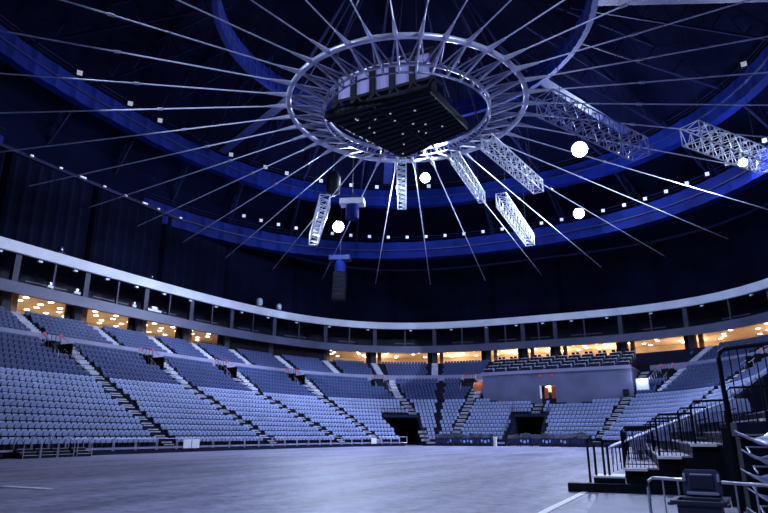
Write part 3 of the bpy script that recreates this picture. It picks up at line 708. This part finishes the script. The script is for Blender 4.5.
for k in range(NS):
    a = 2*PI*k/NS; v = view(RC+Vector(rp(RO, a, 0.35))); h = math.degrees(math.atan2(v[0]-cc[0], cc[1]-v[1])) % 360; info.append((k, h))
for k, h in sorted(info, key=lambda t: t[1]):
    a = 2*PI*k/NS; hr = int(((h+15) % 360)//30); groups[hr] = groups.get(hr, 0)+1; od = ORD[groups[hr]-1]
    p = RC+Vector(rp(RO+0.2, a, 0.35)); t = math.atan2(math.cos(a), math.sin(a)); ddx, ddy = math.cos(a), math.sin(a)
    # where the spoke meets the anchor oval
    lo_, hi2 = 0.0, 90.0
    for _ in range(40):
        mm = (lo_+hi2)/2; x = p.x+ddx*mm; y = p.y+ddy*mm
        if (abs(x)/45.5)**2.8+(abs(y)/62)**2.8 < 1: lo_ = mm
        else: hi2 = mm
    end = Vector((p.x+ddx*lo_, p.y+ddy*lo_, 30.0))
    e = empty('spoke_cable', p, 'silver spoke cable leaving the steel ring at %s o\'clock, %s clockwise there' % (CLK[hr], od), 'cable', 'spoke cables of the roof')
    dv = end-p; un = dv.normalized()
    MB().tube((0, 0, 0), un*2.0, 0.24, 6, r2=0.10).build('socket', M['steel'], e)
    MB().tube(un*1.9, dv, 0.065, 5).build('rope', M['cable'], e)
    MB().tube(dv*0.30-un*0.25, dv*0.30+un*0.25, 0.13, 6).build('clamp', M['steel'], e)
    # upper rod to the mast head
    if k % 2: continue
    top = Vector((1.5+4.0*ddx, 1+4.0*ddy, 50)); q = RC+Vector(rp(RO, a+PI/NS, 0.35))
    o = MB().tube((0, 0, 0), top-q, 0.09, 5).build('hanger_rod', M['rooftruss'], loc=q)
    prop(o, 'steel hanger rod rising from the ring at its %s o\'clock side, %s clockwise there' % (CLK[hr], od), 'rod', 'hanger rods of the steel ring')
mh = MB().lathe([(4.2, 49.8), (4.4, 50.6), (4.2, 52.4)], n=24).build('mast_head', M['rooftruss'], loc=(1.5, 1.0, 0)); prop(mh, 'dark round hub plate high in the roof above the steel ring', 'hub')

# ------------------------------------------------------------------ scoreboard inside the ring
SC = [Vector(p) for p in ((-5.4, -3.5, 0), (5.6, -3.3, 0), (6.4, 4.9, 0), (-2.3, 8.0, 0))]
SM = Vector((0.9, 1.4, 0)); sb = empty('scoreboard', (0.9, 1.4, 30.9), 'dark square scoreboard drawn up inside the round steel ring', 'scoreboard')
r_ = MB(); r_.sweep([[tuple(c-SM) for c in SC], [tuple((c-SM)+Vector((0, 0, 1.0))) for c in SC]]); r_.build('body', M['black'], sb, bevel=0.12)
r_ = MB()
for k in range(12):
    t = (k+0.5)/12; a_ = SC[0].lerp(SC[3], t)-SM; b_ = SC[1].lerp(SC[2], t)-SM; z_ = Vector((0, 0, -0.1)); r_.tube(a_+z_, b_+z_, 0.10, 4)
r_.tube(SC[0].lerp(SC[1], 0.5)-SM+Vector((0, 0, -0.12)), SC[3].lerp(SC[2], 0.5)-SM+Vector((0, 0, -0.12)), 0.14, 4)
r_.build('underside_ribs', M['dark'], sb)
for k in range(16):
    p = SC[0].lerp(SC[1], random.uniform(0.1, 0.9)).lerp(SC[3].lerp(SC[2], random.uniform(0.1, 0.9)), random.uniform(0.08, 0.92))-SM
    MB().box((p.x, p.y, -0.22), (0.18, 0.09, 0.1), random.random()*3).build('marker_lamp', M['glow_s'], sb)
wdk = empty('winch_deck', (0.1, -3.25, 32.0), 'lit lilac panels between dark frames standing on the scoreboard', 'deck', None, 0.02)
for k in range(5):
    r_ = MB(); r_.box((-4.2+2.1*k, 1.6, 2.95), (1.75, 0.1, 2.9), taper=0.92); r_.build('panel', M['lilac'], wdk)
r_ = MB()
for k in range(6): r_.box((-5.25+2.1*k, 1.4, 2.25), (0.55, 0.35, 4.5))
r_.box((0, 1.4, 1.35), (10.9, 0.5, 0.3)); r_.box((0, 1.4, 4.5), (10.9, 0.5, 0.3))
for k in range(6): r_.tube((-5.3+2.0*k-0.3, 1.2, 0.05), (-4.3+2.0*k-0.3, 1.2, 1.3), 0.15, 5); r_.tube((-4.3+2.0*k-0.3, 1.2, 1.3), (-3.35+2.0*k-0.3, 1.2, 0.05), 0.15, 5)
r_.box((0, 1.3, 0.1), (10.9, 0.4, 0.2)); r_.build('frame', M['black'], wdk)
MB().box((0, 2.1, 0.75), (10.4, 0.08, 1.1)).build('panel', M['lilac'], wdk)
lamp('winch_deck_fill', 'AREA', (0.5, -7.5, 41.0), 120, (0.62, 0.58, 1.0), (0, -1.6, 34.5), size=1.2)  # unseen lamp added to brighten the lilac panels

# ------------------------------------------------------------------ rigging trusses hung under the roof
def box_truss(a, b, w, h, label, m, bays=9, lamps=0):
    a = Vector(a); b = Vector(b); d_ = b-a; L = d_.length; un = d_.normalized()
    sd = un.cross(Vector((0, 0, 1))).normalized()*(w/2); up = sd.cross(un).normalized()*(h/2)
    if up.z < 0: up = -up
    e = empty('rigging_truss', a, label, 'truss', 'aluminium rigging trusses under the roof')
    cs = [sd+up, -sd+up, -sd-up, sd-up]
    for c in cs: MB().tube(c, c+d_, 0.07, 6).build('chord', m, e)
    r_ = MB()
    for j in range(bays):
        p, q, mid = un*(L*j/bays), un*(L*(j+1)/bays), un*(L*(j+0.5)/bays)
        for c0, c1 in ((0, 1), (1, 2), (2, 3), (3, 0)):
            r_.tube(p+cs[c0], mid+cs[c1], 0.045, 4); r_.tube(mid+cs[c1], q+cs[c0], 0.045, 4); r_.tube(p+cs[c0], p+cs[c1], 0.045, 4)
    for c0, c1 in ((0, 1), (1, 2), (2, 3), (3, 0)): r_.tube(d_+cs[c0], d_+cs[c1], 0.045, 4)
    r_.build('lacing', m, e)
    for k, f in enumerate((0.15, 0.85)):
        MB().tube(un*(L*f)+up, un*(L*f)+up+Vector((0, 0, 44-a.z)), 0.03, 4).build('hoist_chain', M['dark'], e)
    for k in range(lamps):
        p = un*(L*(k+0.7)/(lamps+0.4))-up*0.6
        MB().box(tuple(p), (0.9, 0.9, 0.5)).build('lamp_bank', M['glow_s'], e)
    return e
box_truss((-1.9, 6.8, 30), (-7.2, 18.5, 30), 1.0, 1.1, 'bright upright-looking lattice truss just below the front edge of the steel ring', M['alu'])
box_truss((3.7, 8.2, 30), (2.8, 20.7, 30), 0.8, 1.3, 'slim silver lattice truss right of the small bright lamp near the ring', M['alu'])
box_truss((7.8, 6.4, 30), (9.9, 20.3, 30), 1.2, 1.5, 'large silver lattice truss slanting down to the right from the ring', M['alu'])
box_truss((4.8, 22.4, 30), (4.2, 40.3, 30), 1.3, 1.8, 'silver lattice truss hanging lowest, right of the middle in front of the blue ring', M['alu'], 10)
box_truss((-15.2, 12.6, 30), (-25.4, 25.7, 30), 1.3, 1.5, 'white lattice truss beside the left floodlight, tilted steeply', M['alu'], 9)
box_truss((14.7, 1.5, 30), (21.6, 15.2, 30), 1.9, 1.9, 'dim wide lattice truss with lamps above the biggest floodlight', M['ringsteel'], 9, 0)
box_truss((26.3, 13.5, 30), (33.9, 24.8, 30), 2.0, 1.9, 'bright wide lattice truss at the right edge under the roof', M['alu'], 8, 0)
# ------------------------------------------------------------------ floodlights
def flood(loc, r, label, energy, aim=(22.9, -47.5, 2)):
    loc = Vector(loc); d_ = (Vector(aim)-loc).normalized(); e = empty('floodlight', loc, label, 'floodlight'); q = d_.to_track_quat('Z', 'Y'); e.rotation_mode = 'QUATERNION'; e.rotation_quaternion = q
    MB().lathe([(r*0.5, -0.9*r), (r*1.0, -0.3*r), (r*1.12, 0.02)], n=20).build('housing', M['dark'], e)
    MB().lathe([(r, 0.03), (r, 0.06), (r*0.6, 0.10)], n=20).build('lens', M['glow_w'], e)
    r_ = MB(); r_.path([(r*1.2, 0, -0.2*r), (r*1.25, 0, -1.2*r), (-r*1.25, 0, -1.2*r), (-r*1.2, 0, -0.2*r)], 0.08, 6); r_.build('yoke', M['dark'], e)
    lamp('floodlight_beam', 'SPOT', loc+d_*(r+0.3), energy*1.5, (0.6, 0.7, 1.0), (loc.x*0.2, loc.y*0.2-14, 6), size=0.4, spot=2.6, blend=0.5)
    lamp('floodlight_spill', 'POINT', loc+d_*(r+0.6), energy*0.28, (0.45, 0.6, 1.0), size=0.4)
flood((-24.2, 31.0, 33.6), 0.85, 'very bright floodlight at the left, in front of the outer blue ring', 17000)
flood((-10.2, 34.0, 40.6), 0.75, 'bright floodlight just right of the ring\'s lowest truss, on the middle blue ring', 15000)
flood((13.4, 34.4, 40.5), 1.05, 'biggest bright floodlight, right of the steel ring on the middle blue ring', 13000)
flood((11.6, 41.0, 33.3), 0.75, 'bright floodlight on the outer blue ring, straight below the biggest one', 14000)
flood((32.4, 32.0, 33.4), 0.5, 'small bright floodlight at the far right end of the outer blue ring', 14000)
# small square floodlights along the rings
def small_floods(a, b, n, z, spots, text, grp, es='glow_s', size=0.5):
    for i, t in enumerate(spots):
        r = (abs(math.cos(t)/a)**n+abs(math.sin(t)/b)**n)**(-1/n); p = Vector((r*math.sin(t), r*math.cos(t), z))
        e = empty('ring_lamp', p, text % ORD[i], 'lamp', grp, math.atan2(-47.5-p.y, 22.9-p.x)+PI/2)
        MB().box((0, 0, 0), (size*1.25, 0.25, size*1.25)).build('housing', M['dark'], e); MB().box((0, -0.15, 0), (size, 0.06, size)).build('glass', M[es], e)
small_floods(49.6, 41.6, 2.4, 35.6, [-1.0+0.068*k for k in range(0, 33)], 'small square lamp on the walkway of the outer blue ring, %s from the left', 'lamps along the outer blue ring')
small_floods(45.6, 38.6, 2.4, 43.6, [-1.75, -1.55, -1.42, -1.1, -0.95, -0.86, -0.72, -0.6, -0.5, -0.42, -0.3, 0.9, 1.05, 1.15, 1.3], 'small square lamp on the middle blue ring, %s from the left', 'lamps along the middle blue ring', size=0.6)
k = 0
for sc in np.arange(-86, -40, 3.4):
    k += 1; o = MB().box((0, 0, 0), (0.35+0.5*(k % 3 == 0), 0.2, 0.2), yaw_at(sc)).build('rail_lamp', M['glow_s'], loc=P3(sc+random.uniform(-1, 1), 24.0, 33.6))
    prop(o, 'tiny white lamp on the top rail of the left curtain, %s from the left' % ORD[k-1], 'lamp', 'tiny lamps on the curtain rail')

# hanging loudspeakers
def speaker(loc, w, label, topm, boxes):
    e = empty('speaker_cluster', loc, label, 'loudspeaker', 'hanging loudspeakers', 0.35)
    MB().box((0, 0, 0), (w*1.7, w*0.9, 0.75)).build('flying_frame', M[topm], e)
    MB().lathe([(w*0.45, -0.4), (w*0.45, -2.3)], n=16).build('amplifier_drum', M['bluering'], e)
    if boxes:
        r_ = MB()
        for k in range(5): r_.box((0, -0.05*k*k, -2.8-0.95*k), (w*1.0, w*0.8, 0.9))
        r_.build('speaker_boxes', M['black'], e, bevel=0.06)
    MB().tube((0, 0, 0.4), (0, 0, 44-loc[2]), 0.04, 5).build('hoist_chain', M['dark'], e)
speaker((-14.0, 17.5, 31.2), 1.9, 'short hanging loudspeaker with a white top frame above the left floodlight', 'white', False)
speaker((-24.9, 33.0, 28.9), 2.0, 'long hanging dark loudspeaker column in front of the far curtain', 'navy', True)
e = empty('hanging_drum', (-17.0, 17.4, 34.5), 'dark capsule-shaped device hanging under the middle blue ring left of centre', 'device', None, 0.4)
r_ = MB(); r_.lathe([(0.3, -1.8), (0.95, -1.3), (1.0, 0.9), (0.7, 1.5), (0.2, 1.7)], n=18); r_.build('drum', M['black'], e, smooth=True); MB().tube((0, 0, 1.6), (0, 0, 9.5), 0.04, 5).build('hoist_chain', M['dark'], e)

# ------------------------------------------------------------------ foreground at the right: barrier, bin, stacked chairs
bar = empty('crowd_barrier', (22.15, -39.0, 0), 'low galvanised tube barrier behind the wheelie bin', 'barrier')
def J(t, z): p = Vector((22.216, -37.82, 0)).lerp(Vector((23.67, -38.73, 0)), t)-Vector((22.15, -39.0, 0)); return (p.x, p.y, z)
r_ = MB(); r_.path([J(0, 0.05), J(0, 0.88), J(0.012, 0.98), J(0.05, 1.02), J(0.95, 1.02), J(0.985, 0.98), J(1, 0.88), J(1, 0.05)], 0.021, 8); r_.build('frame', M['galv'], bar, smooth=True)
for t in (0.14, 0.27, 0.43, 0.58, 0.72, 0.86):
    MB().tube(J(t, 0.25), J(t, 1.02), 0.011, 6).build('bar', M['galv'], bar)
r_ = MB(); r_.tube(J(0, 0.25), J(1, 0.25), 0.015); r_.build('bottom_rail', M['galv'], bar)
for t in (0.02, 0.98):
    p = Vector(J(t, 0)); MB().box((p.x, p.y, 0.02), (0.06, 0.5, 0.04), 0.6).build('foot', M['galv'], bar)
bn = empty('wheelie_bin', (22.85, -39.27, 0), 'dark wheelie bin with its lid standing open at the lower right', 'bin', None, YAW-0.55)
def rr(w, d, z): return [(-w/2, -d/2, z), (w/2, -d/2, z), (w/2, d/2, z), (-w/2, d/2, z)]
W_, D_ = 0.50, 0.48
r_ = MB(); r_.sweep([rr(W_*0.78, D_*0.74, 0.06), rr(W_*0.90, D_*0.9, 0.84)]); r_.sweep([rr(W_*0.82, D_*0.82, 0.845), rr(W_*0.70, D_*0.70, 0.2)], mi=0)
r_.build('body', M['bin'], bn, bevel=0.02)
r_ = MB()
for cx_, cy_, dx, dy in ((0, -D_/2, W_, 0.04), (0, D_/2, W_, 0.04), (-W_/2, 0, 0.04, D_), (W_/2, 0, 0.04, D_)): r_.box((cx_, cy_, 0.865), (dx+0.03, dy, 0.05))
r_.box((-W_/2-0.03, -D_/2+0.05, 0.85), (0.07, 0.1, 0.035)); r_.box((W_/2+0.03, -D_/2+0.05, 0.85), (0.07, 0.1, 0.035)); r_.build('rim', M['bin'], bn, bevel=0.01)
for sx in (-1, 1): MB().tube((sx*0.21, 0.22, 0.1), (sx*0.165, 0.22, 0.1), 0.1, 16).build('wheel', M['black'], bn)
MB().tube((-0.2, 0.30, 0.86), (0.2, 0.30, 0.86), 0.016, 8).build('handle', M['bin'], bn)
lid = empty('tmp', (0, 0, 0), '', 'x'); bpy.data.objects.remove(lid)
r_ = MB(); prof = [(-0.195, 0.0), (-0.215, 0.06), (-0.205, 0.27), (-0.17, 0.315), (0.17, 0.315), (0.205, 0.27), (0.215, 0.06), (0.195, 0.0)]
r_.sweep([[(x, 0.0, z) for x, z in prof], [(x*0.94, 0.045, 0.012+z*0.95) for x, z in prof]])
l_ = r_.build('lid', M['binlid'], bn, loc=(0.02, 0.27, 0.885), bevel=0.012)
r_ = MB(); r_.box((0, -0.012, 0.17), (0.26, 0.02, 0.16)); r_.build('lid_recess', M['bin'], l_, bevel=0.01)
r_ = MB(); r_.box((0, -0.02, 0.045), (0.34, 0.03, 0.035)); r_.box((-0.18, -0.02, 0.22), (0.03, 0.03, 0.09)); r_.box((0.18, -0.02, 0.22), (0.03, 0.03, 0.09)); r_.box((0, -0.02, 0.255), (0.24, 0.022, 0.02)); r_.build('lid_rib', M['shell'], l_, bevel=0.008)
# stack of folded shell chairs at the right edge
for k in range(5):
    z = 0.36+0.27*k
    e = empty('stacked_chair', (23.74+0.05*(k % 2), -36.7, z), 'curved pale shell chair stacked at the right edge, %s from the bottom' % ORD[k], 'chair', 'stacked shell chairs at the right edge', 0.35)
    r_ = MB(); rows = []
    for i in range(7):
        u = i/6; y = -0.26+0.42*u; zz = 0.03+0.05*math.sin(u*3)+0.22*max(0, u-0.6)
        rows.append([(x, y, zz+0.10*(x/0.24)**2-0.02) for x in (-0.26, -0.15, 0, 0.15, 0.26)]+[(x, y, zz+0.10*(x/0.24)**2-0.045) for x in (0.26, 0.15, 0, -0.15, -0.26)])
    r_.sweep(rows); r_.build('shell', M['shell'], e, smooth=True)
    r_ = MB(); r_.path([(-0.24, -0.2, -0.10), (-0.2, 0.0, -0.02), (0.2, 0.0, -0.02), (0.24, -0.2, -0.10)], 0.014, 6); r_.build('frame', M['galv'], e)
sd_ = empty('chair_dolly', (23.78, -36.65, 0), 'black wheeled rack carrying the stack of shell chairs', 'rack', None, 0.35)
MB().box((0, 0, 0.2), (0.7, 0.7, 0.06)).build('deck', M['black'], sd_)
for sx in (-0.3, 0.3):
    MB().tube((sx, 0.36, 0.2), (sx, 0.36, 1.95), 0.03).build('upright', M['black'], sd_)
    for sy in (-0.3, 0.3): MB().tube((sx, sy, 0.08), (sx+0.04, sy, 0.08), 0.08, 12).build('wheel', M['black'], sd_)
tb = empty('black_counter', (23.95, -35.3, 0), 'black counter with a pale front edge behind the stacked chairs', 'counter', None, 0.1)
MB().box((0.2, 0, 1.68), (1.3, 0.6, 0.22)).build('top', M['dark'], tb); MB().box((0.2, -0.31, 1.59), (1.3, 0.03, 0.03)).build('edge', M['steel'], tb); MB().box((0.2, 0.1, 0.78), (1.2, 0.4, 1.56)).build('cabinet', M['black'], tb)

# ------------------------------------------------------------------ markings on the floor
o = MB().box((4.2, -34.65, 0.015), (2.3, 0.28, 0.03), 0.0).build('floor_line', M['white']); prop(o, 'short white line painted on the floor at the lower left', 'line')
mb = MB(); mb.sweep([[(x-0.09, y, 0.003), (x+0.09, y, 0.003), (x+0.09, y, 0.012), (x-0.09, y, 0.012)] for x, y in ((19.95, -39.5), (19.85, -36.0), (19.8, -33.0), (19.85, -29.5), (19.85, -28.2))])
o = mb.build('floor_line', M['white']); prop(o, 'white line painted on the floor leading to the near right stand', 'line')
mb = MB(); mb.box((0, 0, 0.02), (3.4, 9.5, 0.04), 0.08); o = mb.build('floor_mat', mat('floor_mat', (0.16, 0.17, 0.27), 0.6, scale=1.2, var=0.2), loc=(22.4, -33.6, 0)); prop(o, 'grey floor panel lying before the near right stand', 'floor panel')
mb = MB(); [mb.box((4.5-0.05*k, -35.0, 0.02), (0.01, 0.01, 0.01)) for k in range(0)]
